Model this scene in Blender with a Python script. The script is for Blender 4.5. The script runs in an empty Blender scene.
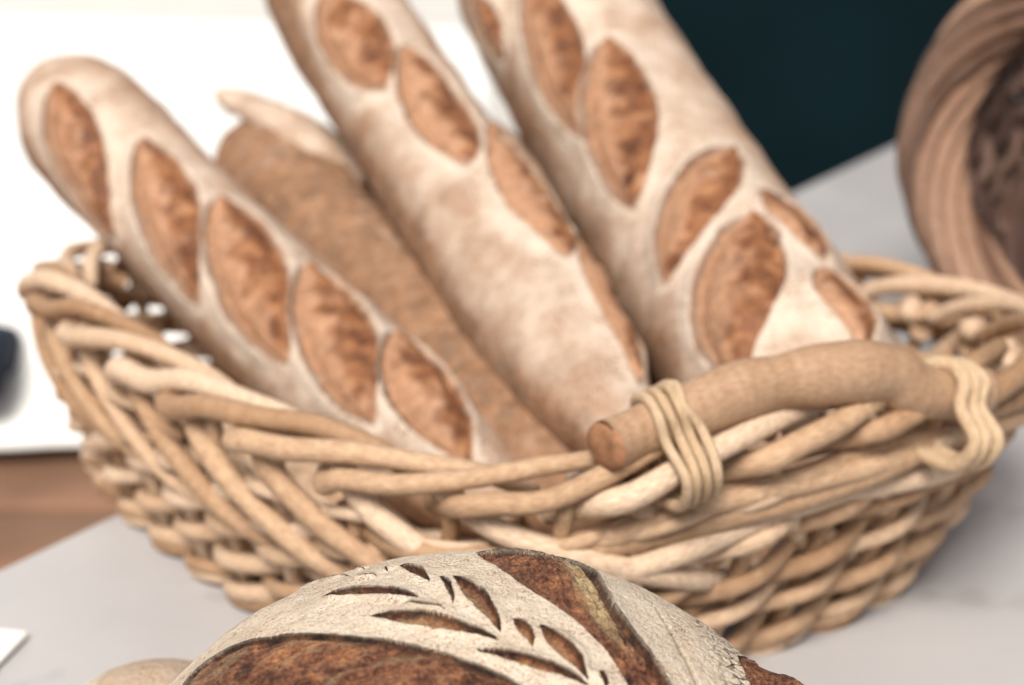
BOULE_OPEN_L = [(-100.74, 56.21), (-95.45, 66.06), (-79.78, 66.99), (-64.01, 60.82), (-48.45, 53.68), (-34.78, 47.23), (-19.42, 40.29), (-7.96, 34.74), (3.04, 29.0), (12.42, 23.21), (19.01, 16.92), (11.02, -3.61), (-27.35, -7.9), (-60.58, 7.52), (-85.06, 29.89)]
BOULE_OPEN_R = [(0.84, 106.76), (8.95, 86.12), (17.97, 70.22), (26.55, 59.3), (34.78, 48.23), (40.54, 38.41), (44.95, 27.5), (49.85, 14.48), (66.2, 17.88), (61.73, 27.46), (57.49, 35.16), (53.39, 45.66), (48.36, 56.45), (45.03, 67.98), (43.6, 83.69), (42.33, 107.85), (36.81, 125.7), (26.99, 126.87), (17.51, 127.92), (8.76, 115.02)]
BOULE_LIP_R = [(2.25, 106.86), (8.76, 115.02), (17.56, 128.0), (27.07, 126.94), (36.81, 125.7), (42.33, 107.85), (43.6, 83.69), (45.03, 67.98), (48.36, 56.45), (53.39, 45.66), (57.49, 35.16), (61.73, 27.46), (66.2, 17.88)]
BOULE_LIP_L = [(-100.74, 56.21), (-95.45, 66.06), (-79.78, 66.99), (-64.01, 60.82), (-48.45, 53.68), (-34.78, 47.23), (-19.42, 40.29), (-7.96, 34.74), (3.04, 29.0), (12.42, 23.21), (19.01, 16.92)]
BOULE_OPEN_F = [(95.66, 74.99), (94.18, 57.97), (95.79, 38.13), (107.56, 36.16), (127.21, 65.93), (117.89, 74.03), (111.73, 79.65), (110.77, 91.47)]
BOULE_LEAVES = [[(-48.76, 81.0), (-15.37, 64.68), 2.18], [(-28.96, 57.1), (8.2, 41.19), 2.34], [(2.41, 36.17), (32.6, 26.59), 1.71], [(-24.41, 97.67), (-13.04, 75.4), 1.71], [(-9.49, 79.13), (-4.61, 58.94), 0.93], [(-5.07, 79.49), (9.34, 44.5), 2.18], [(12.85, 50.81), (17.94, 38.74), 1.56], [(20.59, 48.51), (32.69, 28.12), 2.34], [(36.73, 32.26), (37.7, 25.52), 0.93], [(-68.96, 115.98), (-42.63, 98.87), 0.78], [(-39.93, 90.62), (-31.38, 87.69), 0.56], [(-19.63, 61.1), (-7.12, 55.62), 0.93], [(-30.14, 95.83), (-27.97, 90.24), 0.47], [(-41.68, 109.14), (-38.46, 104.33), 0.5]]
BOULE_CRACK = [(62.3, 84.77), (64.14, 69.58), (66.18, 56.86), (68.13, 46.73), (69.95, 37.34)]
BAG1 = {'n0': [0.1324, -0.9512, 0.2787], 'top': [-0.2708, -0.03, 0.1727], 'ctrl': [-0.1415, -0.145, 0.0629], 'bot': [0.0, -0.36, 0.0353], 'r': 0.0378, 'e0': 0.16, 'e1': 0.3, 'scores': [[(40.9, -2.6), (144.5, 33.3), 13.5], [(111.8, -19.7), (230.9, 21.2), 13.5], [(178.2, -26.1), (310.0, 11.3), 14.5], [(255.4, -35.2), (380.9, 6.0), 14.5], [(331.8, -40.4), (434.5, -12.5), 15]]}
BAG2 = {'n0': [0.0572, -0.9567, 0.2855], 'top': [-0.1699, 0.03, 0.1165], 'ctrl': [-0.0536, -0.14, 0.0712], 'bot': [0.0345, -0.35, 0.0291], 'r': 0.034, 'e0': 0.16, 'e1': 0.14, 'scores': []}
BAG3 = {'n0': [0.03, -0.9721, 0.2326], 'top': [-0.1356, 0.06, 0.2462], 'ctrl': [-0.0221, -0.11, 0.0989], 'bot': [0.0519, -0.36, 0.0647], 'r': 0.0372, 'e0': 0.16, 'e1': 0.3, 'scores': [[(94.4, 2.2), (194.9, 0.7), 14], [(162.8, -20.5), (283.3, -15.3), 13], [(234.1, -45.0), (379.8, -32.0), 14], [(336.6, -56.2), (473.2, -44.3), 12]]}
BAG4 = {'n0': [-0.0699, -0.9724, 0.2225], 'top': [-0.0025, 0.1, 0.242], 'ctrl': [0.0823, -0.07, 0.1126], 'bot': [0.144, -0.36, 0.0578], 'r': 0.054, 'e0': 0.16, 'e1': 0.14, 'scores': [[(75.3, 44.3), (139.0, 42.1), 10], [(98.3, 3.8), (257.1, 20.5), 14], [(186.1, -16.7), (330.3, 17.3), 17], [(309.4, -46.4), (396.2, 23.2), 15], [(379.4, -31.3), (486.1, 20.5), 19], [(350.2, -47.5), (422.3, -53.5), 10], [(429.6, -48.6), (491.3, -52.4), 12]]}
HANDLE = [(0.0339, -0.493, 0.1194), (0.0467, -0.484, 0.1215), (0.0655, -0.475, 0.126), (0.0847, -0.466, 0.131), (0.1045, -0.457, 0.1323), (0.1285, -0.448, 0.1324), (0.1457, -0.438, 0.1282), (0.1559, -0.432, 0.1196), (0.1707, -0.424, 0.1151), (0.1894, -0.412, 0.1122)]
EAR = [(-0.1801, 0.035, 0.1495), (-0.1698, 0.03, 0.1467), (-0.1523, 0.015, 0.1441), (-0.1294, -0.01, 0.1395), (-0.1052, -0.035, 0.1282), (-0.0853, -0.06, 0.1105)]
LIGHT_PATCH = (-0.2309, -0.4191, 0.0025)
import bpy, math, random
import numpy as np

rng = np.random.default_rng(7)
random.seed(7)
COL = bpy.context.scene.collection

# ------------------------------------------------------------------ basic helpers
def vec(*a): return np.array(a, float)
def unit(v):
    v = np.asarray(v, float)
    return v / np.maximum(np.linalg.norm(v, axis=-1, keepdims=True), 1e-12)
def sstep(a, b, x):
    t = np.clip((x - a) / (b - a), 0, 1)
    return t * t * (3 - 2 * t)

def _h(ix, iy, iz, seed):
    n = (ix * 374761393 + iy * 668265263 + iz * 2147483647 + seed * 974634777) & 0xFFFFFFFF
    n = ((n ^ (n >> 13)) * 1274126177) & 0xFFFFFFFF
    n = ((n ^ (n >> 16)) * 2246822519) & 0xFFFFFFFF
    return (n ^ (n >> 15)).astype(np.float64) / 4294967295.0
def vnoise(P, freq, seed=0):
    """trilinear value noise, -1..1"""
    Q = np.asarray(P, float) * freq
    f = np.floor(Q); t = Q - f; i = f.astype(np.int64)
    t = t * t * (3 - 2 * t)
    out = 0
    for dx in (0, 1):
        wx = t[..., 0] if dx else 1 - t[..., 0]
        for dy in (0, 1):
            wy = t[..., 1] if dy else 1 - t[..., 1]
            for dz in (0, 1):
                wz = t[..., 2] if dz else 1 - t[..., 2]
                out = out + wx * wy * wz * _h(i[..., 0] + dx, i[..., 1] + dy, i[..., 2] + dz, seed)
    return out * 2 - 1
def fbm(P, freq, octv=4, seed=0, gain=0.5):
    s = 0; a = 1.0; tot = 0
    for k in range(octv):
        s = s + a * vnoise(P, freq * 2.03 ** k, seed + 17 * k); tot += a; a *= gain
    return s / tot
def ridged(P, freq, octv=3, seed=0):
    s = 0; a = 1.0; tot = 0
    for k in range(octv):
        s = s + a * (1 - np.abs(vnoise(P, freq * 2.1 ** k, seed + 31 * k)) * 2); tot += a; a *= 0.5
    return s / tot

def make_mesh(name, verts, faces, mat, parent=None, loc=None, smooth=True, uv=None, attrs=None):
    """faces: (n,4) or (n,3) int array, or python list; uv per loop (n*k,2); attrs {name: per-vertex (n,) or (n,4)}"""
    me = bpy.data.meshes.new(name)
    verts = np.asarray(verts, np.float32)
    if isinstance(faces, np.ndarray):
        k = faces.shape[1]; nf = len(faces)
        me.vertices.add(len(verts)); me.vertices.foreach_set('co', verts.ravel())
        me.loops.add(nf * k); me.loops.foreach_set('vertex_index', faces.astype(np.int32).ravel())
        me.polygons.add(nf)
        me.polygons.foreach_set('loop_start', np.arange(0, nf * k, k, dtype=np.int32))
        me.update(calc_edges=True); me.validate()
    else:
        me.from_pydata([tuple(map(float, v)) for v in verts], [], [tuple(map(int, f)) for f in faces])
        me.update()
    if smooth:
        me.polygons.foreach_set('use_smooth', np.ones(len(me.polygons), bool))
    if uv is not None and len(uv) == len(me.loops):
        l = me.uv_layers.new(name='uv'); l.data.foreach_set('uv', np.asarray(uv, np.float32).ravel())
    for an, av in (attrs or {}).items():
        av = np.asarray(av, np.float32)
        if av.ndim == 1:
            a = me.attributes.new(an, 'FLOAT', 'POINT'); a.data.foreach_set('value', av)
        else:
            a = me.attributes.new(an, 'FLOAT_COLOR', 'POINT'); a.data.foreach_set('color', av.ravel())
    if mat is not None: me.materials.append(mat)
    ob = bpy.data.objects.new(name, me); COL.objects.link(ob)
    if loc is not None: ob.location = tuple(map(float, loc))
    if parent is not None: ob.parent = parent
    return ob

def tag(o, label=None, cat=None, group=None, kind=None):
    if label: o['label'] = label
    if cat: o['category'] = cat
    if group: o['group'] = group
    if kind: o['kind'] = kind
    return o
def empty(name, loc, label, cat, group=None):
    o = bpy.data.objects.new(name, None); COL.objects.link(o); o.location = tuple(map(float, loc)); o.empty_display_size = .05
    return tag(o, label, cat, group)

# ------------------------------------------------------------------ material helpers
class NT:
    def __init__(self, name):
        self.m = bpy.data.materials.new(name); self.m.use_nodes = True
        self.t = self.m.node_tree; self.t.nodes.clear()
        self.out = self.t.nodes.new('ShaderNodeOutputMaterial')
        self.b = self.t.nodes.new('ShaderNodeBsdfPrincipled')
        self.t.links.new(self.b.outputs[0], self.out.inputs[0])
    def n(self, typ, **kw):
        nd = self.t.nodes.new(typ)
        for k, v in kw.items(): setattr(nd, k, v)
        return nd
    def l(self, a, b): self.t.links.new(a, b)
    def set(self, sock, v):
        if hasattr(v, 'is_linked') or hasattr(v, 'links'): self.l(v, sock)
        else: sock.default_value = v
    def noise(self, vector, scale, detail=4, rough=.55, w=None, dist=0):
        nd = self.n('ShaderNodeTexNoise')
        if w is not None:
            nd.noise_dimensions = '4D'; self.set(nd.inputs['W'], w)
        if vector is not None: self.l(vector, nd.inputs['Vector'])
        nd.inputs['Scale'].default_value = scale; nd.inputs['Detail'].default_value = detail
        nd.inputs['Roughness'].default_value = rough; nd.inputs['Distortion'].default_value = dist
        return nd.outputs['Fac']
    def ramp(self, fac, stops):
        nd = self.n('ShaderNodeValToRGB'); self.set(nd.inputs[0], fac)
        e = nd.color_ramp.elements
        while len(e) < len(stops): e.new(.5)
        for el, (p, c) in zip(e, stops):
            el.position = p
            el.color = tuple(c) + (1,) if not isinstance(c, (int, float)) else (c, c, c, 1)
        return nd.outputs[0]
    def mix(self, fac, a, b, mode='MIX'):
        nd = self.n('ShaderNodeMix', data_type='RGBA', blend_type=mode)
        self.set(nd.inputs[0], fac)
        for s, v in ((nd.inputs[6], a), (nd.inputs[7], b)):
            self.set(s, v if not isinstance(v, tuple) or len(v) == 4 else v + (1,))
        return nd.outputs[2]
    def math(self, op, a, b=0.0, clamp=False):
        nd = self.n('ShaderNodeMath', operation=op, use_clamp=clamp)
        self.set(nd.inputs[0], a); self.set(nd.inputs[1], b)
        return nd.outputs[0]
    def bump(self, height, strength, dist, normal=None):
        nd = self.n('ShaderNodeBump'); nd.inputs['Strength'].default_value = strength
        nd.inputs['Distance'].default_value = dist; self.l(height, nd.inputs['Height'])
        if normal is not None: self.l(normal, nd.inputs['Normal'])
        return nd.outputs[0]
    def attr(self, name, out='Fac'):
        nd = self.n('ShaderNodeAttribute', attribute_name=name)
        return nd.outputs[out]
    def sep(self, color):
        nd = self.n('ShaderNodeSeparateColor'); self.l(color, nd.inputs[0]); return nd.outputs
    def obj(self, scale=None):
        tc = self.n('ShaderNodeTexCoord')
        if scale is None: return tc.outputs['Object']
        mp = self.n('ShaderNodeMapping'); self.l(tc.outputs['Object'], mp.inputs[0]); mp.inputs['Scale'].default_value = scale
        return mp.outputs[0]

def mat_simple(name, col, rough=.7, var=.12, scale=30, bump=0.0, spec=.3):
    N = NT(name); o = N.obj()
    n1 = N.noise(o, scale, 5)
    lo = tuple(c * (1 - var) for c in col); hi = tuple(min(1, c * (1 + var)) for c in col)
    N.l(N.ramp(n1, [(.3, lo), (.7, hi)]), N.b.inputs['Base Color'])
    N.b.inputs['Roughness'].default_value = rough; N.b.inputs['Specular IOR Level'].default_value = spec
    if bump: N.l(N.bump(N.noise(o, scale * 6, 4), bump, .002), N.b.inputs['Normal'])
    return N.m

def mat_wicker(name, tones, rough=.5, fibre=.7):
    """rods: tones = [dark, mid, light]; fibres run along the rod through the uv map"""
    N = NT(name)
    uvn = N.n('ShaderNodeUVMap', uv_map='uv')
    mp = N.n('ShaderNodeMapping'); N.l(uvn.outputs[0], mp.inputs[0]); mp.inputs['Scale'].default_value = (9, 10, 1)
    mp2 = N.n('ShaderNodeMapping'); N.l(uvn.outputs[0], mp2.inputs[0]); mp2.inputs['Scale'].default_value = (22, 1.2, 1)
    r = N.attr('rnd')
    w = N.math('MULTIPLY', r, 63.0)
    fib = N.noise(mp.outputs[0], 3.0, 5, .6, w=w)
    blot = N.noise(mp2.outputs[0], 1.0, 3, .5, w=w)
    base = N.ramp(N.math('ADD', N.math('MULTIPLY', r, .72), N.math('MULTIPLY', blot, .38)), [(.2, tones[0]), (.5, tones[1]), (.8, tones[2])])
    col = N.mix(N.ramp(fib, [(.40, .0), (.68, fibre)]), base, tuple(c * .52 for c in tones[0]))
    N.l(col, N.b.inputs['Base Color'])
    N.b.inputs['Roughness'].default_value = rough; N.b.inputs['Specular IOR Level'].default_value = .35
    nb = N.bump(fib, fibre * .8, .0014); nb = N.bump(blot, .25, .003, nb)
    N.l(nb, N.b.inputs['Normal'])
    return N.m

def mat_bread(name, flour_hi, flour_lo, crust, open_ramp, crumb, grain=900, fl_scale=45, fl_stops=((.32, .15), (.60, 1.0)), op_scale=170, bump=.8, op_fine=.15):
    """mask.r = opened score, mask.g = char, mask.b = fine dry cracks; mask2.r = pale crumb, mask2.g = bare crust without flour, plus painted flank shade on baguettes"""
    N = NT(name); o = N.obj()
    m = N.sep(N.attr('mask', 'Color')); m2 = N.sep(N.attr('mask2', 'Color'))
    patch = N.noise(o, fl_scale, 5, .6)
    fine = N.noise(o, grain, 3, .6)
    mid = N.noise(o, fl_scale * 5, 4, .6)
    fl = N.mix(N.math('SUBTRACT', N.ramp(patch, fl_stops), m2[2], clamp=True), flour_hi, flour_lo)
    fl = N.mix(N.ramp(fine, [(.48, .0), (.72, .75)]), fl, flour_lo)
    crust_v = N.mix(N.ramp(N.noise(o, 75, 6, .65), [(.32, .0), (.68, 1.0)]), tuple(c * .55 for c in crust), tuple(min(1, c * 1.5) for c in crust))
    thin = N.math('MULTIPLY', m2[1], N.math('ADD', N.math('MULTIPLY', mid, .9), .45), clamp=True)
    fl = N.mix(thin, fl, crust_v)
    speck = N.math('MULTIPLY', N.ramp(N.noise(o, grain * .8, 3, .7), [(.54, .0), (.60, 1.0)]), N.ramp(N.noise(o, grain * .06, 4, .6), [(.38, .12), (.62, 1.0)]), clamp=True)
    fl = N.mix(speck, fl, crust)
    # dry cracks
    vo = N.n('ShaderNodeTexVoronoi', feature='DISTANCE_TO_EDGE')
    wob = N.n('ShaderNodeMix', data_type='RGBA'); wob.inputs[0].default_value = .004
    mp = N.n('ShaderNodeMapping'); N.l(o, mp.inputs[0]); mp.inputs['Scale'].default_value = (.45, 1.0, 1.0)
    nz = N.n('ShaderNodeTexNoise'); N.l(o, nz.inputs['Vector']); nz.inputs['Scale'].default_value = 200
    va = N.n('ShaderNodeVectorMath', operation='MULTIPLY_ADD'); N.l(nz.outputs['Color'], va.inputs[0]); va.inputs[1].default_value = (.004, .004, .004); N.l(mp.outputs[0], va.inputs[2])
    N.l(va.outputs[0], vo.inputs['Vector']); vo.inputs['Scale'].default_value = 230
    ck = N.math('MULTIPLY', N.ramp(vo.outputs['Distance'], [(.0, 1.0), (.07, .0)]), m[2], clamp=True)
    fl = N.mix(N.math('MULTIPLY', ck, .8), fl, tuple(c * .5 for c in crust))
    # opened crust
    os_ = N.math('ADD', N.math('MULTIPLY', N.noise(o, op_scale, 6, .6, dist=.5), .75), N.math('MULTIPLY', N.noise(o, op_scale * .3, 3, .5), .25))
    os_ = N.math('ADD', N.math('MULTIPLY', os_, 1 - op_fine), N.math('MULTIPLY', N.noise(o, op_scale * 5, 4, .7), op_fine))
    op = N.ramp(os_, open_ramp)
    op = N.mix(N.math('MULTIPLY', m2[0], N.ramp(N.noise(o, 300, 4), [(.3, .35), (.6, 1.0)]), clamp=True), op, crumb)
    col = N.mix(m[0], fl, op)
    ch = N.math('MULTIPLY', m[1], N.ramp(N.noise(o, 260, 4), [(.3, .65), (.6, 1.0)]), clamp=True)
    col = N.mix(ch, col, (.022, .013, .009))
    N.l(col, N.b.inputs['Base Color'])
    N.l(N.math('SUBTRACT', .86, N.math('MULTIPLY', m[0], .34)), N.b.inputs['Roughness'])
    N.b.inputs['Specular IOR Level'].default_value = .3
    h1 = N.math('ADD', N.math('MULTIPLY', fine, .5), N.math('MULTIPLY', mid, 1.0))
    h2 = N.math('MULTIPLY', os_, N.math('MULTIPLY', m[0], 2.2))
    h = N.math('SUBTRACT', N.math('ADD', h1, h2), N.math('MULTIPLY', ck, .8))
    N.l(N.bump(h, bump, .0012), N.b.inputs['Normal'])
    return N.m

# ------------------------------------------------------------------ tubes
def catmull(P, per=10):
    P = np.asarray(P, float); n = len(P)
    Q = np.vstack([2 * P[0] - P[1], P, 2 * P[-1] - P[-2]])
    out = []
    t = np.linspace(0, 1, per, endpoint=False)[:, None]
    for i in range(n - 1):
        a, b, c, d = Q[i:i + 4]
        out.append(.5 * (2 * b + (c - a) * t + (2 * a - 5 * b + 4 * c - d) * t ** 2 + (3 * b - a - 3 * c + d) * t ** 3))
    out.append(P[-1:])
    return np.vstack(out)

class Tubes:
    """collects rods into ONE mesh with uv (x along in metres*10, y around) and a rnd value per rod"""
    def __init__(self): self.v = []; self.f = []; self.uv = []; self.r = []; self.n = 0
    def add(self, path, rad, sides=9, rnd=None, lump=.06, flat=1.0, cap=True):
        path = np.asarray(path, float); n = len(path)
        rad = np.broadcast_to(np.asarray(rad, float), (n,))
        T = unit(np.gradient(path, axis=0))
        Nn = np.zeros_like(path); a = vec(0, 0, 1) if abs(T[0][2]) < .9 else vec(1, 0, 0)
        Nn[0] = unit(a - T[0] * (a @ T[0]))
        for i in range(1, n):
            w = Nn[i - 1] - T[i] * (Nn[i - 1] @ T[i]); Nn[i] = unit(w)
        B = np.cross(T, Nn)
        rnd = rng.random() if rnd is None else rnd
        ph0 = rng.random() * 6.28
        ang = np.linspace(0, 2 * np.pi, sides, endpoint=False) + ph0
        seg = np.concatenate([[0], np.cumsum(np.linalg.norm(np.diff(path, axis=0), axis=1))])
        off = rng.random() * 50
        lp = 1 + lump * vnoise(np.stack([seg * 60 + off, np.full(n, rnd * 90), np.zeros(n)], -1), 1.0, 3)
        X = path[:, None] + (rad * lp)[:, None, None] * (np.cos(ang)[None, :, None] * Nn[:, None] + flat * np.sin(ang)[None, :, None] * B[:, None])
        base = self.n
        self.v.append(X.reshape(-1, 3)); self.r.append(np.full(n * sides, rnd)); self.n += n * sides
        i = np.arange(n - 1)[:, None]; j = np.arange(sides)[None, :]; j2 = (j + 1) % sides
        self.f.append(np.stack([base + i * sides + j, base + i * sides + j2, base + (i + 1) * sides + j2, base + (i + 1) * sides + j], -1).reshape(-1, 4))
        u0 = np.broadcast_to(seg[:-1, None] * 10 + off, (n - 1, sides)); u1 = np.broadcast_to(seg[1:, None] * 10 + off, (n - 1, sides))
        v0 = np.broadcast_to(j / sides * 2.0, (n - 1, sides)); v1 = v0 + 2.0 / sides
        self.uv.append(np.stack([np.stack([u0, v0], -1), np.stack([u0, v1], -1), np.stack([u1, v1], -1), np.stack([u1, v0], -1)], 2).reshape(-1, 2))
        if cap:
            for row, sgn in ((0, -1), (n - 1, 1)):
                c = self.n; self.v.append(path[row][None] + T[row] * sgn * rad[row] * .25); self.r.append(np.array([rnd])); self.n += 1
                jj = np.arange(sides); r0 = base + row * sides
                q = np.stack([r0 + jj, r0 + (jj + 1) % sides, np.full(sides, c), np.full(sides, c)], -1)
                self.f.append(q)
                self.uv.append(np.tile(np.array([[.0, .0], [.0, .3], [.2, .1], [.2, .1]]) + off, (sides, 1)))
    def build(self, name, mat, parent=None, loc=None):
        V = np.vstack(self.v); F = np.vstack(self.f); U = np.vstack(self.uv); R = np.concatenate(self.r)
        if loc is not None: V = V - np.asarray(loc)
        # triangles for caps
        tri = F[:, 2] == F[:, 3]
        faces = []
        me = bpy.data.meshes.new(name)
        cnt = np.where(tri, 3, 4); start = np.concatenate([[0], np.cumsum(cnt)[:-1]])
        keep = np.ones((len(F), 4), bool); keep[tri, 3] = False
        me.vertices.add(len(V)); me.vertices.foreach_set('co', V.astype(np.float32).ravel())
        me.loops.add(int(cnt.sum())); me.loops.foreach_set('vertex_index', F[keep].astype(np.int32))
        me.polygons.add(len(F)); me.polygons.foreach_set('loop_start', start.astype(np.int32))
        me.update(calc_edges=True)
        me.polygons.foreach_set('use_smooth', np.ones(len(F), bool))
        l = me.uv_layers.new(name='uv'); l.data.foreach_set('uv', U.reshape(-1, 4, 2)[keep].astype(np.float32).ravel())
        a = me.attributes.new('rnd', 'FLOAT', 'POINT'); a.data.foreach_set('value', R.astype(np.float32))
        me.materials.append(mat)
        ob = bpy.data.objects.new(name, me); COL.objects.link(ob)
        if parent is not None: ob.parent = parent
        elif loc is not None: ob.location = tuple(map(float, loc))
        return ob

def rounded_box(name, size, mat, parent=None, loc=(0, 0, 0), rotz=0, bevel=.01, seg=4, noise_amp=0.0, cuts=0):
    import bmesh
    bm = bmesh.new(); bmesh.ops.create_cube(bm, size=1)
    for v in bm.verts: v.co = (v.co.x * size[0], v.co.y * size[1], v.co.z * size[2])
    bmesh.ops.bevel(bm, geom=bm.edges[:], offset=bevel, segments=seg, profile=.5, affect='EDGES')
    if cuts: bmesh.ops.subdivide_edges(bm, edges=[e for e in bm.edges if e.calc_length() > bevel * 2], cuts=cuts, use_grid_fill=True)
    if noise_amp:
        co = np.array([v.co[:] for v in bm.verts]); d = fbm(co + 5, 6.0 / max(size), 3, 5)
        for v, k in zip(bm.verts, d): v.co += v.normal * float(k) * noise_amp if v.normal.length else v.co * 0
    me = bpy.data.meshes.new(name); bm.to_mesh(me); bm.free()
    for p in me.polygons: p.use_smooth = True
    me.materials.append(mat)
    ob = bpy.data.objects.new(name, me); COL.objects.link(ob); ob.location = loc; ob.rotation_euler = (0, 0, rotz)
    if parent is not None: ob.parent = parent
    return ob

# ------------------------------------------------------------------ materials
M_wicker = mat_wicker('pale_willow', [(.37, .215, .115), (.60, .405, .255), (.76, .57, .41)])
M_cane = mat_wicker('split_cane', [(.46, .30, .17), (.60, .43, .27), (.72, .55, .38)])
M_stick = mat_wicker('peeled_stick', [(.19, .105, .055), (.33, .195, .11), (.48, .32, .205)], .42, .38)
M_brown_wicker = mat_wicker('brown_willow', [(.09, .045, .026), (.205, .11, .068), (.36, .215, .14)], .5)
M_dark_wicker = mat_wicker('dark_willow', [(.05, .024, .017), (.11, .058, .042), (.22, .135, .10)], .6)
M_bag = mat_bread('baguette_crust', (.60, .50, .405), (.42, .30, .22), (.22, .115, .06),
                  [(.30, (.028, .011, .006)), (.42, (.11, .040, .017)), (.54, (.24, .098, .040)), (.70, (.48, .26, .125))], (.50, .29, .175), grain=700, fl_scale=42, op_scale=95)
M_boule = mat_bread('floured_crust', (.75, .66, .53), (.55, .43, .31), (.27, .15, .085),
                    [(.36, (.016, .007, .005)), (.45, (.095, .036, .020)), (.53, (.23, .098, .052)), (.64, (.50, .22, .085))], (.52, .40, .22), grain=1500, fl_scale=60, fl_stops=((.42, .0), (.70, .7)), bump=1.3, op_scale=140, op_fine=.42)
def mat_table():
    N = NT('pale_table_top'); o = N.obj()
    c = N.mix(N.ramp(N.noise(o, 9, 5), [(.35, .0), (.7, 1.0)]), (.435, .425, .42), (.385, .378, .385))
    c = N.mix(N.math('MULTIPLY', N.ramp(N.noise(o, 26, 3, .5), [(.64, .0), (.72, 1.0)]), .28), c, (.22, .20, .20))
    c = N.mix(N.math('MULTIPLY', N.ramp(N.noise(o, 420, 2, .5), [(.66, .0), (.74, 1.0)]), .35), c, (.62, .58, .52))
    N.l(c, N.b.inputs['Base Color']); N.l(N.ramp(N.noise(o, 12, 4), [(.3, .34), (.7, .55)]), N.b.inputs['Roughness'])
    N.l(N.bump(N.noise(o, 60, 5), .08, .002), N.b.inputs['Normal'])
    return N.m
M_table = mat_table()
M_cloth = mat_simple('white_cloth', (.76, .765, .74), .9, .03, 5, .1)
M_teal = mat_simple('dark_teal_cloth', (.0010, .0078, .0108), .9, .25, 3, .2, .1)
M_navy = mat_simple('navy_cloth', (.006, .013, .030), .85, .2, 12, .2)
M_light_patch = mat_simple('patch_white', (.85, .85, .83), .8, .02, 20)
M_cut = mat_simple('cut_wood', (.30, .145, .075), .7, .4, 160, .4)
M_crate = mat_simple('brown_wood', (.21, .115, .07), .7, .25, 9, .1)
M_floor = mat_simple('floor_brown', (.22, .12, .075), .8, .2, 4, .1)

# ------------------------------------------------------------------ wicker basket
BK_C = vec(-.0069, -.2381, 0); TH = -.95687
BU = vec(math.cos(TH), math.sin(TH), 0); BV = vec(-BU[1], BU[0], 0)
BA, BB, BN = .25475, .19568, 2.84
def se(T, a, b, n):
    c, s = np.cos(T), np.sin(T)
    return np.stack([a * np.sign(c) * np.abs(c) ** (2 / n), b * np.sign(s) * np.abs(s) ** (2 / n)], -1)
_T = np.linspace(0, 2 * np.pi, 4001)
_L = np.concatenate([[0], np.cumsum(np.linalg.norm(np.diff(se(_T, BA, BB, BN), axis=0), axis=1))]); PERIM = _L[-1]
def wall_pt(f, z, off=0.0):
    """f = lap position 0..1 (anticlockwise), z = 0 (table) .. 1 (rim), off = metres outward; basket coordinates"""
    f = np.asarray(f, float); z = np.broadcast_to(np.asarray(z, float), f.shape)
    T = np.interp(np.mod(f, 1) * PERIM, _L, _T)
    def ring(TT):
        A = se(TT, BA * .835, BB * .80, BN) + np.array([-.0088, -.006]) ; Bq = se(TT, BA - .006, BB - .006, BN)
        zz = np.clip(z, 0, 1.3)[..., None]
        return A + (Bq - A) * (zz ** .8)
    XY = ring(T); d = unit(ring(T + .02) - ring(T - .02)); nrm = np.stack([d[..., 1], -d[..., 0]], -1)
    zt = .0945 + .0127 * np.cos(T) + .005 * np.cos(2 * T) + .0150 * np.exp(-((T - 4.45) / .5) ** 2) - .0095 * np.exp(-((T - 5.62) / .36) ** 2)
    XY = XY + nrm * (np.asarray(off) + .013 * z * np.exp(-((T - .95) / .55) ** 2))[..., None]
    return np.concatenate([XY, (z * zt)[..., None]], -1)
def to_world(p):
    p = np.asarray(p, float)
    return BK_C + p[..., 0:1] * BU + p[..., 1:2] * BV + np.concatenate([np.zeros(p.shape[:-1] + (2,)), p[..., 2:3]], -1)

NST = 27
basket = empty('wicker_basket', BK_C, 'pale oblong wicker basket with a bark stick handle, holding the baguettes', 'basket')
def local(P): return to_world(P) - BK_C

side = Tubes(); LAP = 8
NW = 34
for i in range(NW):
    s = np.linspace(-.4, LAP + .4, int((LAP + .8) * 9))
    f = (i + s) / NW
    zz = .095 + np.clip(s, -.4, LAP) / LAP * .70
    off = .0068 * np.cos(np.pi * s) * (1 + .15 * rng.normal())
    wob = .020 * vnoise(np.stack([s * .8 + i * 7.3, s * 0, s * 0], -1), 1.0, 4) + .010 * rng.normal()
    rad = np.interp(s, [-.4, 1, LAP - 2, LAP + .4], [.0035, .0041, .0036, .0028]) * rng.uniform(.80, 1.15)
    side.add(local(wall_pt(f, zz + wob, off)), rad, 10, flat=.9, lump=.10)
for row, (z0, r) in enumerate(((.030, .0036), (.075, .0034))):   # wale round the foot
    for q in range(2):
        s = np.linspace(0, NW, NW * 8)
        side.add(local(wall_pt(s / NW, z0 + .028 * np.sin(np.pi * s + q * np.pi), .006 * np.cos(np.pi * s + q * np.pi) + .001)), r, 8)
side.build('side_weave', M_wicker, basket)
st = Tubes()
for i in range(NW):
    z = np.linspace(.0, .97, 14)
    st.add(local(wall_pt(np.full(14, i / NW) + .002 * (z - .5), z, np.zeros(14))), .0036, 7)
st.build('stake_frame', M_wicker, basket)
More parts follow.
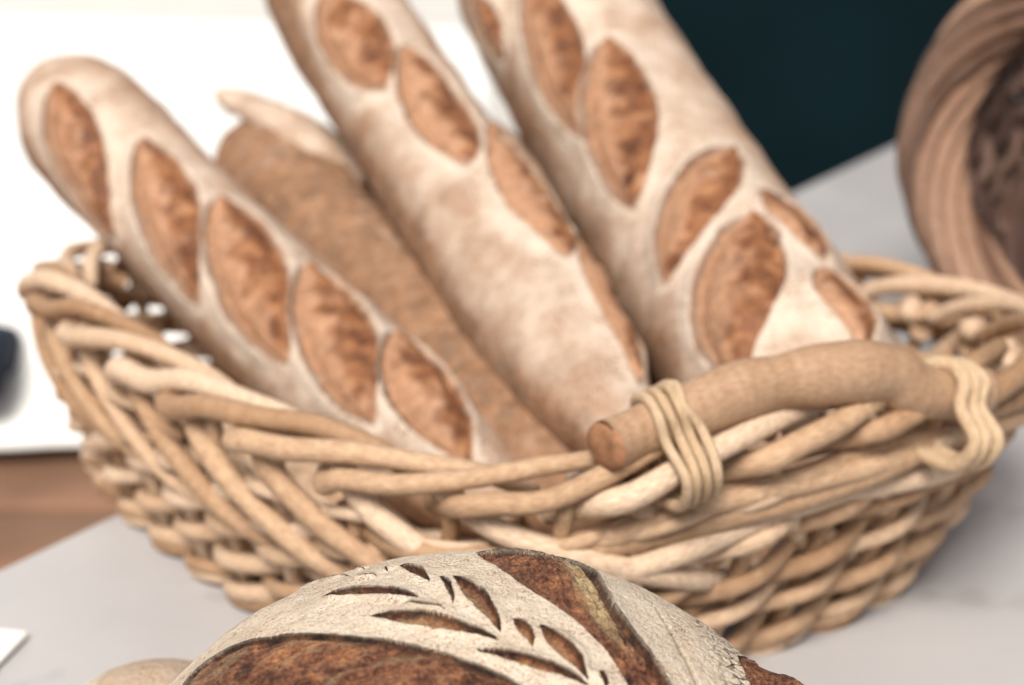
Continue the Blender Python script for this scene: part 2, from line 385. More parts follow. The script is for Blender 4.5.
# border: each stake leans back, hooks over the rim and runs forward along it
rim = Tubes()
for i in range(NST):
    j = rng.normal(0, .07, 12); jz = rng.normal(0, .012, 12)
    near = (i / NST > .92) or (i / NST < .27)
    q = np.array([2.3, 1.7, 1.0, .35, -.08, -.28]) + j[0]
    z = np.array([.40, .52, .68, .85, .965, .95]) + jz[:6]
    o = np.array([-.006, .0055, .0075, .0045, -.004, -.014])
    if near: q = q * np.array([.45, .45, .5, .6, 1, 1]); o = o - .008
    rim.add(catmull(local(wall_pt((i + q) / NST, z, o)), 8), np.linspace(.0040, .0050, 41) * rng.uniform(.85, 1.15), 10)
    q = np.array([-.42, -.22, -.04, .16, .55, 1.05, 1.6, 2.1, 2.45]) + j[1]
    z = np.array([.86, .92, .955, .985, 1.03, 1.075, 1.085, 1.03, .94]) + jz[3:12]
    o = np.array([-.016, -.006, .0055, .0070, .0045, -.002, -.010, -.016, -.018])
    rim.add(catmull(local(wall_pt((i + q) / NST, z, o)), 8), np.interp(np.arange(65), [0, 20, 64], [.0052, .0053, .0038]) * rng.uniform(.85, 1.15), 10)
for k, (za, zb, fa, fb, r) in enumerate(((.70, .84, -.16, .14, .0052), (.84, .76, -.05, .25, .0048), (.62, .72, -.12, .10, .0050), (.76, .90, -.11, .20, .0046), (.90, .80, .02, .30, .0044))):
    ff = np.linspace(fa, fb, 60); tt = np.linspace(0, 1, 60)
    rim.add(local(wall_pt(ff, za + (zb - za) * tt + .02 * np.sin(ff * 40 + k), .0075 * np.cos(ff * 55 + 2.1 * k) * .5 + .004 - .014 * sstep(.12, 0, np.minimum(tt, 1 - tt)))), r, 10)
rim.build('rim_braid', M_wicker, basket)
# woven floor of the basket
bt = Tubes()
for k in range(15):
    y = -.135 + .27 * k / 14
    xl = BA * .80 * (1 - (abs(y) / (BB * .82)) ** 2.84) ** (1 / 2.84)
    x = np.linspace(-xl, xl, 60)
    P = np.stack([x - .0088, np.full(60, y - .006), .012 + .004 * np.cos(np.pi * (x / .03 + k))], -1)
    bt.add(local(P), .0085, 7, flat=.5)
for k in range(13):
    x0 = -.19 + .38 * k / 12
    yl = BB * .78 * (1 - min(.98, abs(x0) / (BA * .84)) ** 2.84) ** (1 / 2.84)
    bt.add(local(np.stack([np.full(9, x0 - .0088), np.linspace(-yl, yl, 9) - .006, np.full(9, .010)], -1)), .005, 7)
bt.build('base', M_wicker, basket)
# handle: a stick with its bark rubbed off, laid on the near rim and lashed at both ends
HP = np.array(HANDLE) - BK_C
hpth = catmull(HP, 10)
hr = np.interp(np.linspace(0, 1, len(hpth)), [0, .1, .35, .6, .78, 1], [.0100, .0096, .0112, .0116, .0108, .0092])
hd = Tubes(); hd.add(hpth, hr, 18, rnd=.62, lump=.11, flat=.84); handle = hd.build('handle', M_stick, basket)
def cut_end():
    c = hpth[0]; T = unit(hpth[0] - hpth[2]); a = unit(np.cross(T, vec(0, 0, 1))); b = np.cross(a, T); r = hr[0] * 1.01
    V = [c + T * .0032]; F = []
    for k, (q, d) in enumerate(((.35, .0030), (.7, .0024), (.93, .0014), (1.03, -.0010))):
        for j in range(28):
            an = 2 * np.pi * j / 28; V.append(c + T * d + r * q * (np.cos(an) * a + .9 * np.sin(an) * b))
    for j in range(28): F.append((0, 1 + j, 1 + (j + 1) % 28))
    for k in range(3):
        for j in range(28): F.append((1 + k * 28 + j, 1 + k * 28 + 28 + j, 1 + k * 28 + 28 + (j + 1) % 28, 1 + k * 28 + (j + 1) % 28))
    make_mesh('cut_end', V, F, M_cut, handle)
cut_end()
def lash(i0, n, step, r, tight, mat, drop):
    tb = Tubes()
    for k in range(n):
        t = int(i0 + k * step); c = hpth[t]; T = unit(hpth[min(t + 1, len(hpth) - 1)] - hpth[t - 1])
        up = unit(vec(0, 0, 1) - T * T[2]); out = np.cross(T, up); 
        if out @ vec(0, -1, 0) < 0: out = -out
        R_ = hr[t] + r * .8
        pts = []
        for a in np.radians([-100, -60, -10, 40, 85, 130, 165]):
            pts.append(c + R_ * (np.cos(a) * out * 1.0 + np.sin(a) * up) + T * (.0012 * rng.normal()))
        lo = c - up * drop
        pts = [lo - out * .006 - T * .003, lo + out * .014, lo + up * drop * .5 + out * (R_ + .0105)] + pts[2:] + [c - out * R_ * 1.1 - up * drop * .5, lo - out * .012 + T * .003]
        tb.add(catmull(pts, 7), r, 9, flat=.8, rnd=.35 + .3 * rng.random())
    return tb.build('binding', mat, handle)
lash(12, 4, 2.2, .0025, 1, M_cane, .027)
lash(79, 3, 2.6, .0030, 1, M_cane, .025)

# ------------------------------------------------------------------ baguettes
def baguette(d, label, seed, thin_shade=0.0, bend=0.0, flourless=0.0):
    top, ctrl, bot, n0 = (np.array(d[k]) for k in ('top', 'ctrl', 'bot', 'n0')); r0 = d['r']; e0, e1 = d['e0'], d['e1']
    loc = .25 * top + .5 * ctrl + .25 * bot
    S = np.linspace(0, 1, 2001)[:, None]
    ax = (1 - S) ** 2 * top + 2 * S * (1 - S) * ctrl + S * S * bot
    Ls = np.concatenate([[0], np.cumsum(np.linalg.norm(np.diff(ax, axis=0), axis=1))]); L = Ls[-1]
    n, m = int(L / .0009), int(2 * np.pi * r0 / .0009)
    u = np.linspace(0, 1, n); u = u + .018 * np.sin(2 * np.pi * u) * -1          # a few more rings towards the ends
    s = u[:, None]
    A = (1 - s) ** 2 * top + 2 * s * (1 - s) * ctrl + s * s * bot
    Tn = unit(2 * (1 - s) * (ctrl - top) + 2 * s * (bot - ctrl))
    N = n0[None] - Tn * (Tn @ n0)[:, None]; N = unit(N); B = np.cross(Tn, N)
    g = np.ones(n)
    g = np.where(u < e0, np.clip(1 - np.abs(1 - u / e0) ** 2.3, 0, 1) ** .55, g)
    g = g * np.where(u > 1 - e1, np.clip(1 - np.abs(1 - (1 - u) / e1) ** 2.3, 0, 1) ** .55, 1)
    ph = np.linspace(-np.pi, np.pi, m, endpoint=False)
    rad = unit(np.cos(ph)[None, :, None] * N[:, None] + np.sin(ph)[None, :, None] * B[:, None])
    P = A[:, None] + r0 * g[:, None, None] * rad
    Q = P - loc
    X = np.broadcast_to((np.interp(u, S[:, 0], Ls) * 1000)[:, None], (n, m)); W = np.broadcast_to((ph * r0 * 1000)[None], (n, m))
    lowf = fbm(Q, 22, 3, seed); n2 = fbm(Q, 90, 3, seed + 5)
    warp = fbm(Q, 120, 3, seed + 9); tear = ridged(Q * np.array([1, 1, 1.3]), 62, 4, seed + 3); lump = fbm(Q, 150, 3, seed + 13)
    h = .0030 * lowf * (1 + flourless) + (.0006 + .0018 * flourless) * n2
    ridge = np.zeros((n, m))
    region = np.zeros((n, m), int); opn = np.zeros((n, m)); char_shade = np.zeros((n, m)); crumb = np.zeros((n, m))
    for k, (a, b, w) in enumerate(d['scores'], 1):
        a, b = np.array(a, float), np.array(b, float); dv = b - a; ll = np.linalg.norm(dv); dv /= ll; nv = np.array([-dv[1], dv[0]])
        rx, ry = X - a[0], W - a[1]
        t = (rx * dv[0] + ry * dv[1]) / ll; c = rx * nv[0] + ry * nv[1] + 1.3 * warp
        hw = (1.26 if len(d['scores']) > 5 else 1.38) * w * np.clip(4 * t * (1 - t), 1e-6, 1) ** .75
        inside = (t > 0) & (t < 1) & (np.abs(c) < hw)
        q = np.where(inside, 1 - np.abs(c) / hw, 0) * hw          # mm from the edge
        outd = np.where((t > -.03) & (t < 1.03), np.abs(c) - hw, 99); outd = np.where(outd < 0, 99, outd)
        h = h + np.where(inside, 0, .0024 * np.exp(-(outd / 6.0) ** 2)) * np.clip(4 * t * (1 - t) * 2.5, 0, 1)
        ridge = np.maximum(ridge, np.where(inside, 0, np.exp(-(outd / 10.0) ** 2)))
        sidec = c / np.maximum(hw, .5)                              # -1 .. 1 across
        prof = -.0042 * np.exp(-((sidec - .95) / .38) ** 2) - .0026 * np.exp(-((sidec + .95) / .3) ** 2) + .0020 * (1 - sidec ** 2)
        h = np.where(inside, .0030 * lowf + .0024 * np.exp(-(q / 2.2) ** 2) * np.clip(4 * t * (1 - t) * 2.5, 0, 1) + prof * sstep(0, 3, q) + (.0024 * tear + .0012 * lump) * sstep(.5, 4, q) * (1 - .6 * sstep(-.2, .4, sidec)), h)
        region = np.where(inside, k, region)
        o = np.where(inside, sstep(.2, 2.6, q + 1.2 * lump), 0)
        opn = np.where(inside, np.maximum(o, 0), opn)
        char_shade = np.where(inside, .55 * np.exp(-((q - 1.0) / 1.3) ** 2) * (sidec > 0) + .75 * sstep(.0, .45, -tear) * sstep(.35, -.3, sidec), char_shade)
        crumb = np.where(inside, np.clip(sstep(-.10, .55, sidec + .5 * tear + .35 * lump) * .85 + .45 * sstep(.25, .5, lump) * sstep(.3, -.2, sidec), 0, 1), crumb)
    sidem = sstep(.55, 1.25, np.abs(ph))[None] * .45 + max(thin_shade, .32) * sstep(.2, .95, ph)[None] - .25 * sstep(-.2, -.8, ph)[None]  # flour thins on the flanks; side light painted too: lower-left browner, upper-right paler
    bare = np.clip(.08 + sidem + flourless + .75 * lowf + .5 * n2 - .8 * ridge, 0, 1) * np.ones((n, m))
    P = P + rad * h[..., None] * np.clip(g * 1.6, 0, 1)[:, None, None]
    V = (P - loc).reshape(-1, 3)
    i = np.arange(n - 1)[:, None]; j = np.arange(m)[None, :]; j2 = (j + 1) % m
    F = np.stack([i * m + j, (i + 1) * m + j, (i + 1) * m + j2, i * m + j2], -1).reshape(-1, 4)
    one = np.ones(n * m); zero = np.zeros(n * m)
    mk = np.stack([opn.ravel(), char_shade.ravel(), zero, one], -1); mk2 = np.stack([crumb.ravel(), bare.ravel(), np.clip(.8 * ridge * (1 + .9 * n2), 0, 1).ravel(), one], -1)
    reg = region.ravel()[F].min(1)
    def sub(k, name, parent, at):
        f = F[reg == k]
        if len(f) == 0: return None
        used, inv = np.unique(f, return_inverse=True)
        return make_mesh(name, V[used], inv.reshape(-1, 4), M_bag, parent, at, attrs={'mask': mk[used], 'mask2': mk2[used]})
    root = empty('baguette', loc, label, 'baguette', 'baguettes leaning in the basket')
    sub(0, 'crust', root, (0, 0, 0))
    for k in range(1, len(d['scores']) + 1): sub(k, 'score', root, (0, 0, 0))
    return root

baguette(BAG1, 'floury baguette with five slanting scores, lying along the left rim of the basket', 11)
b2 = baguette(BAG2, 'browner unscored baguette with a torn pointed tip, wedged behind the leftmost baguette', 23, flourless=1.25)
baguette(BAG3, 'middle baguette with a broad smooth floury back, brown underside and scores along one edge', 37, thin_shade=.75)
baguette(BAG4, 'thickest baguette, scored in two rows, leaning in front of the dark teal cloth', 41)
_t = dict(top=[-.062, .052, .112], ctrl=[.075, -.118, .062], bot=[.178, -.330, .050], n0=[0, -.96, .28], r=.040, e0=.16, e1=.14,
          scores=[((300, 20), (400, -15), 13), ((215, 20), (320, -15), 13)])
baguette(_t, 'baguette buried underneath, glimpsed between the middle and thickest baguettes', 53, flourless=.3)  # mostly hidden loaf; props the others, set low to block light inside
# torn ear standing off the tip of the second baguette
def ear():
    loc = np.array(b2.location)
    c = catmull(np.array(EAR), 14)
    n = len(c); m = 40
    T = unit(np.gradient(c, axis=0)); up = unit(vec(0.25, -.35, 1) - T * (T @ vec(.25, -.35, 1))[:, None]); sd = np.cross(T, up)
    w = np.interp(np.linspace(0, 1, n), [0, .12, .35, .7, 1], [.0020, .0085, .0140, .020, .016]); th = np.interp(np.linspace(0, 1, n), [0, .2, 1], [.0012, .0050, .0060])
    a = np.linspace(0, 2 * np.pi, m, endpoint=False)
    P = c[:, None] + w[:, None, None] * np.cos(a)[None, :, None] * sd[:, None] + th[:, None, None] * np.sin(a)[None, :, None] * up[:, None]
    P = P + up[:, None] * (-.25 * w[:, None, None] * np.cos(a)[None, :, None] ** 2)
    P = P + (.0026 * fbm(P, 130, 3, 77))[..., None] * up[:, None]
    V = P.reshape(-1, 3) - loc
    i = np.arange(n - 1)[:, None]; j = np.arange(m)[None, :]; j2 = (j + 1) % m
    F = np.stack([i * m + j, i * m + j2, (i + 1) * m + j2, (i + 1) * m + j], -1).reshape(-1, 4)
    edge = sstep(.75, 1, np.abs(np.cos(a)))[None] * np.ones((n, 1))
    z = np.zeros(n * m); o = np.ones(n * m)
    make_mesh('crust_ear', V, F, M_bag, b2, (0, 0, 0), attrs={'mask': np.stack([z, .25 * edge.ravel(), z, o], -1), 'mask2': np.stack([z, (.9 * edge * np.linspace(.8, .3, n)[:, None]).ravel(), z, o], -1)})
ear()

# ------------------------------------------------------------------ the round loaf in front
def seg_dist(S, Tt, poly, closed):
    P = np.array(poly, float); n = len(P); best = np.full(S.shape, 1e9); inside = np.zeros(S.shape, bool); along = np.zeros(S.shape); acc = 0.0
    for i in range(n if closed else n - 1):
        a, b = P[i], P[(i + 1) % n]; d = b - a; l2 = d @ d
        t = np.clip(((S - a[0]) * d[0] + (Tt - a[1]) * d[1]) / l2, 0, 1)
        dd = np.hypot(S - a[0] - t * d[0], Tt - a[1] - t * d[1])
        m = dd < best; best = np.where(m, dd, best); along = np.where(m, acc + t * math.sqrt(l2), along); acc += math.sqrt(l2)
        if closed:
            cr = ((a[1] > Tt) != (b[1] > Tt)) & (S < (b[0] - a[0]) * (Tt - a[1]) / ((b[1] - a[1]) if abs(b[1] - a[1]) > 1e-9 else 1e-9) + a[0])
            inside ^= cr
    return best, inside, along / max(acc, 1e-9)
def smooth_poly(p, per=6, closed=True):
    p = np.array(p, float)
    if closed:
        q = np.vstack([p[-2:], p, p[:3]]); c = catmull(np.c_[q, np.zeros(len(q))], per)[2 * per:(2 + len(p)) * per, :2]
        return c
    return catmull(np.c_[p, np.zeros(len(p))], per)[:, :2]

def round_loaf():
    R = .1265; C0 = vec(-.0115, -.651, .0095)
    azf = np.linspace(-np.pi / 2 - 2.0, -np.pi / 2 + 2.0, 1500, endpoint=False)
    azb = np.linspace(-np.pi / 2 + 2.0, 3 * np.pi / 2 - 2.0, 420, endpoint=False)
    az = np.concatenate([azf, azb])
    el = np.concatenate([np.linspace(math.asin(-.0095 / R), math.radians(14), 60, endpoint=False), np.linspace(math.radians(14), math.radians(89.9), 620)])
    n, m = len(el), len(az)
    D = np.stack([np.cos(el)[:, None] * np.cos(az)[None], np.cos(el)[:, None] * np.sin(az)[None], np.sin(el)[:, None] * np.ones(m)[None]], -1)
    q = D[..., 1] * -.5 + D[..., 2] * .8660254; k = 2 * R * 1000 / (1 + np.maximum(q, -.6))
    S = D[..., 0] * k; T = (D[..., 1] * .8660254 + D[..., 2] * .5) * k
    Q = D * R
    w1 = fbm(Q, 160, 3, 2); w2 = fbm(Q, 420, 3, 8)
    Sw = S + .7 * w1 + .25 * w2; Tw = T + .7 * fbm(Q, 160, 3, 4) + .25 * fbm(Q, 420, 3, 12)
    low = fbm(Q, 14, 3, 3); mid = fbm(Q, 60, 3, 6)
    h = .0011 * low + .0006 * mid + .00018 * fbm(Q, 500, 3, 15)
    region = np.zeros((n, m), int); opn = np.zeros((n, m)); char_shade = np.zeros((n, m)); crumb = np.zeros((n, m)); crack = np.zeros((n, m))
    # long torn fibres: noise squeezed across the opening
    tear = ridged(np.stack([S * .030 + T * .018, T * .085 - S * .020, 0 * S], -1), 2.4, 5, 21)
    tear2 = ridged(np.stack([S * .16, T * .10 + S * .10, 0 * S], -1), 1.9, 4, 33)
    blob = fbm(Q, 150, 4, 40)
    reg_id = 0
    def opening(poly, lip, drop, fall, lift, liftw, charin, charout, fibre, bulge, charw=1.5, cut=-.2):
        nonlocal h, region, opn, char_shade, crumb, reg_id
        reg_id += 1
        d, ins, _ = seg_dist(Sw, Tw, smooth_poly(poly), True)
        dl, _, al = seg_dist(Sw, Tw, smooth_poly(lip, closed=False), False)
        h = np.where(ins, .0011 * low + (-drop * np.exp(-dl / fall) + bulge * sstep(4, 25, dl)) * sstep(0, .45, d)
                     + (.0016 * fibre + .0010 * blob) * sstep(.3, 4, d), h + lift * np.exp(-(dl / liftw)) * (~ins) * sstep(30, 8, dl))
        region = np.where(ins, reg_id, region); opn = np.where(ins, 1.0, opn)
        char_shade = np.where(ins, np.clip(charin * sstep(cut - .15, cut + .05, al) * np.exp(-(dl / charw) ** 2) * (.75 + .6 * w1) + .85 * sstep(.05, .55, -fibre) + .7 * sstep(.35, .6, blob) * sstep(16, 6, dl), 0, 1),
                        np.maximum(char_shade, charout * np.exp(-(dl / .4) ** 2)))
        return ins, d, dl, al
    insL, dL, dlL, alL = opening(BOULE_OPEN_L, BOULE_LIP_L, .0014, 5.0, .0008, 5.0, 1.0, .55, tear, .0012, 1.1)
    crumb = np.where(insL, .30 * sstep(.4, .8, tear + .5 * w1), crumb)
    insR, dR, dlR, alR = opening(BOULE_OPEN_R, BOULE_LIP_R, .0024, 6.0, .0014, 6.0, .95, .45, tear2, .0006, 2.2, .33)
    strip = np.exp(-((dlR - 6.2) / 4.2) ** 2) * sstep(.16, .3, alR) * sstep(.86, .6, alR)
    crumb = np.where(insR, np.clip(strip * 1.25, 0, 1), crumb)
    insF, dF, dlF, alF = opening(BOULE_OPEN_F, BOULE_OPEN_F[:3], .0030, 6.0, .0008, 5.0, .6, .3, tear, .0)
    leaf_ids = []
    for a, b, w in BOULE_LEAVES:
        reg_id += 1; leaf_ids.append(reg_id)
        a, b = np.array(a), np.array(b); dv = b - a; ll = np.hypot(*dv); dv = dv / ll; nv = np.array([-dv[1], dv[0]])
        w = w * (1.55 if w > 1.4 else 1.15)
        rx, ry = Sw - a[0], Tw - a[1]; t = (rx * dv[0] + ry * dv[1]) / ll; c = (rx * nv[0] + ry * nv[1])
        c = c + .12 * ll * (t - .5) ** 2 * 0.8
        hw = w * np.clip(4 * t * (1 - t), 1e-6, 1) ** .8 * (1.15 - .3 * t)
        ins = (t > 0) & (t < 1) & (np.abs(c) < hw) & (region == 0)
        e = np.where(ins, hw - np.abs(c), 0); outd = np.where((t > -.02) & (t < 1.02), np.abs(c) - hw, 99); outd = np.where(outd < 0, 99, outd)
        dep = min(.0020, .0006 * w + .0005)
        h = np.where(ins, h - dep * sstep(0, .55, e) + .0004 * blob, h + .0009 * np.exp(-(outd / 2.4) ** 2) * (region == 0) * np.clip(8 * t * (1 - t), 0, 1))
        region = np.where(ins, reg_id, region); opn = np.where(ins, 1.0, opn)
        upper = sstep(-.1, .9, c / np.maximum(hw, .2) * (1 if nv[1] > 0 else -1))
        char_shade = np.where(ins, np.clip(.85 * upper * np.exp(-((e - .1) / .4) ** 2) + (.45 if w < 1.5 else .0), 0, 1), char_shade)  # paints a shadow line under each leaf cut's upper edge
        crumb = np.where(ins, .35 * (1 - upper) + .25 * sstep(.1, .5, blob), crumb)
    h = h + .0065 * np.exp(-((S - 119) / 11) ** 2 - ((T - 68) / 14) ** 2)
    dc, _, ac = seg_dist(Sw, Tw, smooth_poly(BOULE_CRACK, closed=False), False)
    body = region == 0
    h = h - .0016 * np.exp(-(dc / .8) ** 2) * body 
    char_shade = np.where(body, np.maximum(char_shade, .95 * np.exp(-(dc / .75) ** 2)), char_shade)
    # fine creases in the dried flour skin
    crease = np.abs(fbm(np.stack([S * .035 + T * .01, T * .11 - S * .03, 0 * S], -1), 2.0, 3, 61)); cr = sstep(.05, .0, crease) * sstep(-.1, .3, vnoise(Q, 45, 9))
    h = h - .00050 * cr * body
    crack = np.clip(sstep(74, 92, S) * sstep(0, 20, T) + .03, 0, 1) * body
    bare = np.clip(.12 + .5 * sstep(.1, .6, mid) * sstep(0, .5, w1) + .55 * cr, 0, 1) * body
    bare = np.maximum(bare, body * .8 * sstep(55, 0, T + 30) * 0)
    hz = (el.reshape(-1, 1) * 0 + np.sin(el)[:, None] * R + .0095)
    P = D * (R + h)[..., None]
    P[..., :2] *= (1 - .14 * np.exp(-(hz / .012) ** 2))[..., None]
    V = P.reshape(-1, 3)
    i = np.arange(n - 1)[:, None]; j = np.arange(m)[None, :]; j2 = (j + 1) % m
    F = np.stack([i * m + j, i * m + j2, (i + 1) * m + j2, (i + 1) * m + j], -1).reshape(-1, 4)
    one = np.ones(n * m); zero = np.zeros(n * m)
    mk = np.stack([opn.ravel(), char_shade.ravel(), crack.ravel(), one], -1); mk2 = np.stack([crumb.ravel(), bare.ravel(), zero, one], -1)
    reg = region.ravel()[F].min(1)
    root = empty('round_loaf', (C0[0], C0[1], 0), 'round crusty loaf with leaf cuts in its cream floured crust, in front of the basket', 'loaf')
    def sub(kk, name):
        f = F[reg == kk]
        if len(f) < 4: return
        used, inv = np.unique(f, return_inverse=True)
        o = make_mesh(name, V[used] + vec(0, 0, C0[2]), inv.reshape(-1, 4), M_boule, root, (0, 0, 0), attrs={'mask': mk[used], 'mask2': mk2[used]})
        return o
    sub(0, 'crust')
    for kk in (1, 2, 3): sub(kk, 'score_opening')
    for kk in leaf_ids: sub(kk, 'leaf_cut')
round_loaf()

def roll():
    """small floured roll with proofing-basket rings, left of the round loaf"""
    R = .043; C0 = vec(-.125, -.535, -.0085)
    n, m = 170, 420
    el = np.linspace(0, np.pi / 2 - .002, n); az = np.linspace(0, 2 * np.pi, m, endpoint=False)
    D = np.stack([np.cos(el)[:, None] * np.cos(az)[None], np.cos(el)[:, None] * np.sin(az)[None], np.sin(el)[:, None] * np.ones(m)[None]], -1)
    Q = D * R
    rho = (np.pi / 2 - el)[:, None] + .02 * az[None] / 6.28
    ring = .5 + .5 * sstep(.35, .7, rho) * np.cos(rho * R / .0075 * 2 * np.pi + .8 * fbm(Q, 60, 2, 3))
    rr = R * (1 + .02 * fbm(Q, 30, 3, 9)) + .0026 * ring
    P = D * rr[..., None] * np.array([1.05, 1.0, 1.36])
    P[..., :2] *= (1 - .15 * np.exp(-(P[..., 2] / .008) ** 2))[..., None]
    i = np.arange(n - 1)[:, None]; j = np.arange(m)[None, :]; j2 = (j + 1) % m
    F = np.stack([i * m + j, i * m + j2, (i + 1) * m + j2, (i + 1) * m + j], -1).reshape(-1, 4)
    z = np.zeros((n, m)); o = np.ones((n, m))
    bare = np.clip((1 - ring) * .8 + .12 * sstep(.6, .2, rho), 0, 1)
    ob = make_mesh('small_roll', P.reshape(-1, 3), F, M_boule, None, C0, attrs={'mask': np.stack([z, z, z + .1, o], -1).reshape(-1, 4), 'mask2': np.stack([z, bare, z, o], -1).reshape(-1, 4)})
    tag(ob, 'small floured roll with pale rings, peeping out at the left of the round loaf', 'roll')
roll()

# ------------------------------------------------------------------ second basket, lying tilted towards the viewer
def second_basket():
    cen = vec(.372, -.045, .126); nrm = unit(vec(-.16, -.76, .62))
    ex = unit(np.cross(vec(0, 0, 1), nrm)); ey = np.cross(nrm, ex)
    base = cen - nrm * .12
    root = empty('tilted_basket', (base[0], base[1], 0), 'brown basket with a thick twisted rope-like rim, tipped forward at the right', 'basket')
    loc = vec(base[0], base[1], 0)
    def pt(f, depth, off):
        a = 2 * np.pi * np.asarray(f); r = .128 - .35 * np.asarray(depth) + off
        return cen + r[..., None] * (np.cos(a)[..., None] * ex + np.sin(a)[..., None] * ey) - np.asarray(depth)[..., None] * nrm - loc
    rb = Tubes(); NS = 10; tw = 2.8
    f = np.linspace(0, 1, 321)
    for k in range(NS):
        a = 2 * np.pi * (k / NS + tw * f)
        rb.add(pt(f, .0140 * np.sin(a), .0140 * np.cos(a)), .0049 * rng.uniform(.75, 1.25), 8, lump=.2)
    rb.build('rim_rope', M_brown_wicker, root)
    sw = Tubes(); nst = 24; lap = 9
    for i in range(nst):
        s = np.linspace(0, lap, lap * 7)
        dp = .012 + s / lap * .105
        sw.add(pt((i + s) / nst, dp, .0055 * np.cos(np.pi * s)), np.full(len(s), .0048) * rng.uniform(.85, 1.1), 7)
    for i in range(nst):
        dp = np.linspace(.0, .12, 8)
        sw.add(pt(np.full(8, i / nst), dp, np.zeros(8)), .004, 6)
    sw.build('side_weave', M_dark_wicker, root)
    b = Tubes()
    for k in range(11):
        rr = .088 * (k + .5) / 11; ff = np.linspace(0, 1, 60)
        a = 2 * np.pi * ff
        P = cen + rr * (np.cos(a)[:, None] * ex + np.sin(a)[:, None] * ey) - nrm * (.118 + .003 * np.cos(a * 8 + k * np.pi))[:, None] - loc
        b.add(P, .0046, 6, cap=False)
    b.build('base', M_dark_wicker, root)
second_basket()

# ------------------------------------------------------------------ table, cloths, floor
def table():
    e0 = vec(-.214, -.305, 0); e1 = vec(.282, .485, 0); d = unit(e1 - e0); nn = vec(d[1], -d[0], 0)    # far-left edge of the top; nn points to the viewer's right
    a = e0 - d * .75; b = e0 + d * 1.75
    w = 1.25; c = (a + b) / 2 + nn * w / 2
    root = empty('table', (c[0], c[1], 0), 'pale grey table the basket and the round loaf stand on', 'table')
    rz = math.atan2(d[1], d[0])
    rounded_box('table_top', (2.5, w, .03), M_table, root, (0, 0, -.015), rz, .003, 3)
    return root
table()

def sheet(name, P, mat, thick, label=None, cat=None, parent=None):
    """P (n,m,3) grid -> solid sheet"""
    n, m = P.shape[:2]
    i = np.arange(n - 1)[:, None]; j = np.arange(m - 1)[None, :]
    F = np.stack([i * m + j, i * m + j + 1, (i + 1) * m + j + 1, (i + 1) * m + j], -1).reshape(-1, 4)
    loc = P.reshape(-1, 3).mean(0)
    ob = make_mesh(name, P.reshape(-1, 3) - loc, F, mat, parent, loc)
    md = ob.modifiers.new('solid', 'SOLIDIFY'); md.thickness = thick; md.offset = 0
    if label: tag(ob, label, cat)
    return ob

# white-clothed table behind the left half
wt = empty('clothed_table', (-1.0, 1.1, -.8), 'white-clothed table standing behind the baskets at the left', 'table')
def draped():
    nx, ny = 120, 70
    x = np.linspace(-2.1, -.02, nx)
    prof = []
    for t in np.linspace(0, 1, ny):
        if t < .3: prof.append((.40 + .20 * t / .3, -.215 + (.16 * t / .3)))
        elif t < .36: a = (t - .3) / .06 * np.pi / 2; prof.append((.60 + .02 * (1 - math.cos(a)), -.055 + .015 * math.sin(a)))
        else: prof.append((.62 + (t - .36) / .64 * 1.02, -.04))
    prof = np.array(prof)
    P = np.zeros((ny, nx, 3)); P[..., 0] = x[None]; P[..., 1] = prof[:, 0:1]; P[..., 2] = prof[:, 1:2]
    hang = sstep(-.06, -.30, P[..., 2])
    P[..., 1] += -.008 * hang * (np.sin(x * 26)[None] + .5 * np.sin(x * 57 + 1)[None]) - .02 * hang
    P[..., 1] += (P[..., 1] > 1.0) * -.14 * (P[..., 0] + 1.0) * sstep(1.0, 1.6, P[..., 1])
    P[..., 2] += .004 * fbm(P, 4, 3, 70)
    o = sheet('tablecloth', P, M_cloth, .004); o.location = np.array(o.location) - np.array(wt.location); o.parent = wt
draped()
for sx in (-.85, .85):
    for sy in (-.38, .32):
        rounded_box('leg', (.05, .05, .70), M_crate, wt, (sx, sy, .35 + .0), 0, .004, 2)
rounded_box('table_board', (1.9, .92, .03), M_crate, wt, (0, 0, .72), 0, .004, 2)

# white wall far behind
yy = 2.6
wall = rounded_box('white_wall', (5.2, .06, 2.6), M_cloth, None, (-2.45, yy, .45), math.radians(-4), .01, 2)
tag(wall, 'white canvas wall at the very back on the left', 'canvas wall')

# dark teal cloth hanging behind
def teal():
    nx, nz = 160, 60
    x = np.linspace(.02, 2.4, nx); z = np.linspace(-.80, .75, nz)
    X, Z = np.meshgrid(x, z)
    Y = 1.30 + .018 * np.sin(X * 9 + .6 * np.sin(X * 3)) + .006 * np.sin(X * 27 + Z * 1.5) + .03 * fbm(np.stack([X, Z, 0 * X], -1), 2, 3, 5)
    sheet('hanging_cloth', np.stack([X, Y, Z], -1), M_teal, .004, 'dark teal cloth hanging behind the table at the top right', 'cloth')
teal()

# things beyond the table's far-left edge
def crate():
    root = empty('wooden_crate', (-.66, .42, -.80), 'reddish brown wooden crate with a planked lid, beyond the left edge of the table', 'crate')
    W, Dp, H = .74, .50, .555
    for k in range(4):
        z = .06 + k * .135
        for sy in (-1, 1): rounded_box('slat', (W, .018, .11), M_crate, root, (0, sy * Dp / 2, z), 0, .003, 2)
        for sx in (-1, 1): rounded_box('slat', (.018, Dp - .03, .11), M_crate, root, (sx * (W / 2 - .010), 0, z), 0, .003, 2)
    for sx in (-1, 1):
        for sy in (-1, 1): rounded_box('corner_post', (.034, .034, .54), M_crate, root, (sx * (W / 2 - .038), sy * (Dp / 2 - .027), .272), 0, .003, 2)
    for k in range(4):
        rounded_box('lid_board', (W + .02, .105, .02), M_crate, root, (0, -Dp / 2 + .0625 + k * .125, H + .002), 0, .004, 2)
crate()
nv = rounded_box('folded_cloth', (.36, .12, .050), M_navy, None, (-.598, .415, -.152), math.radians(3), .016, 5, .012, 6)
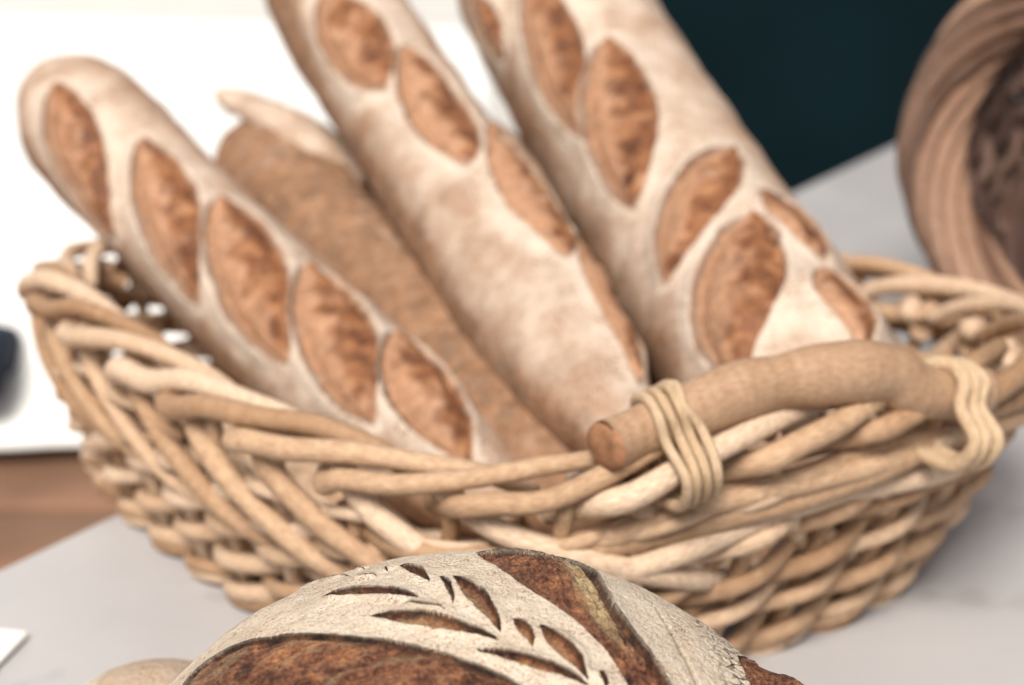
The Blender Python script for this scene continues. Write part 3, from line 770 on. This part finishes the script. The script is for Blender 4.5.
tag(nv, 'dark navy cloth bundle at the left edge, in front of the white-clothed table', 'cloth')
pp = rounded_box('light_patch', (.05, .036, .003), M_light_patch, None, LIGHT_PATCH, math.radians(-12), .0012, 3)  # thin white slab added to stand in for a patch of light
tag(pp, 'thin white slab standing in for a patch of light on the table, bottom left', 'light patch')

fl = rounded_box('floor', (14, 14, .1), M_floor, None, (0, 2, -.851), 0, .01, 1)
tag(fl, kind='structure')

# ------------------------------------------------------------------ light, camera, render
sc = bpy.context.scene
w = bpy.data.worlds.new('World'); sc.world = w; w.use_nodes = True
nt = w.node_tree; bg = nt.nodes['Background']
sky = nt.nodes.new('ShaderNodeTexSky'); sky.sky_type = 'NISHITA'; sky.sun_disc = False
SUN_EL, SUN_AZ = math.radians(48), math.radians(-168)        # azimuth measured from +y towards +x
sky.sun_elevation = SUN_EL; sky.sun_rotation = SUN_AZ; sky.ozone_density = .3; sky.dust_density = 4; sky.air_density = .8
hs = nt.nodes.new('ShaderNodeHueSaturation'); hs.inputs['Saturation'].default_value = .45; nt.links.new(sky.outputs[0], hs.inputs['Color']); nt.links.new(hs.outputs[0], bg.inputs[0]); bg.inputs[1].default_value = .05
sd = bpy.data.lights.new('sun', 'SUN'); sd.energy = 2.0; sd.angle = math.radians(24); sd.color = (1, .93, .85)
so = bpy.data.objects.new('sun', sd); COL.objects.link(so)
from mathutils import Vector
dirv = Vector((math.cos(SUN_EL) * math.sin(SUN_AZ), math.cos(SUN_EL) * math.cos(SUN_AZ), math.sin(SUN_EL)))
so.rotation_euler = dirv.to_track_quat('Z', 'Y').to_euler(); so.location = (-2, 0, 3)

cd = bpy.data.cameras.new('camera'); co = bpy.data.objects.new('camera', cd); COL.objects.link(co)
PITCH = .31134
co.location = (0, -1.2237 * math.cos(PITCH), 1.2237 * math.sin(PITCH)); co.rotation_euler = (math.pi / 2 - PITCH, 0, 0)
cd.sensor_width = 36; cd.lens = 70; cd.clip_start = .02; cd.clip_end = 100
cd.dof.use_dof = True; cd.dof.focus_distance = .595; cd.dof.aperture_fstop = 8.8
sc.camera = co
sc.view_settings.view_transform = 'Standard'; sc.view_settings.look = 'None'; sc.view_settings.gamma = 1; sc.view_settings.exposure = 1.2
sc.render.resolution_x = 1024; sc.render.resolution_y = 685
sc.render.engine = 'CYCLES'; sc.cycles.use_denoising = True
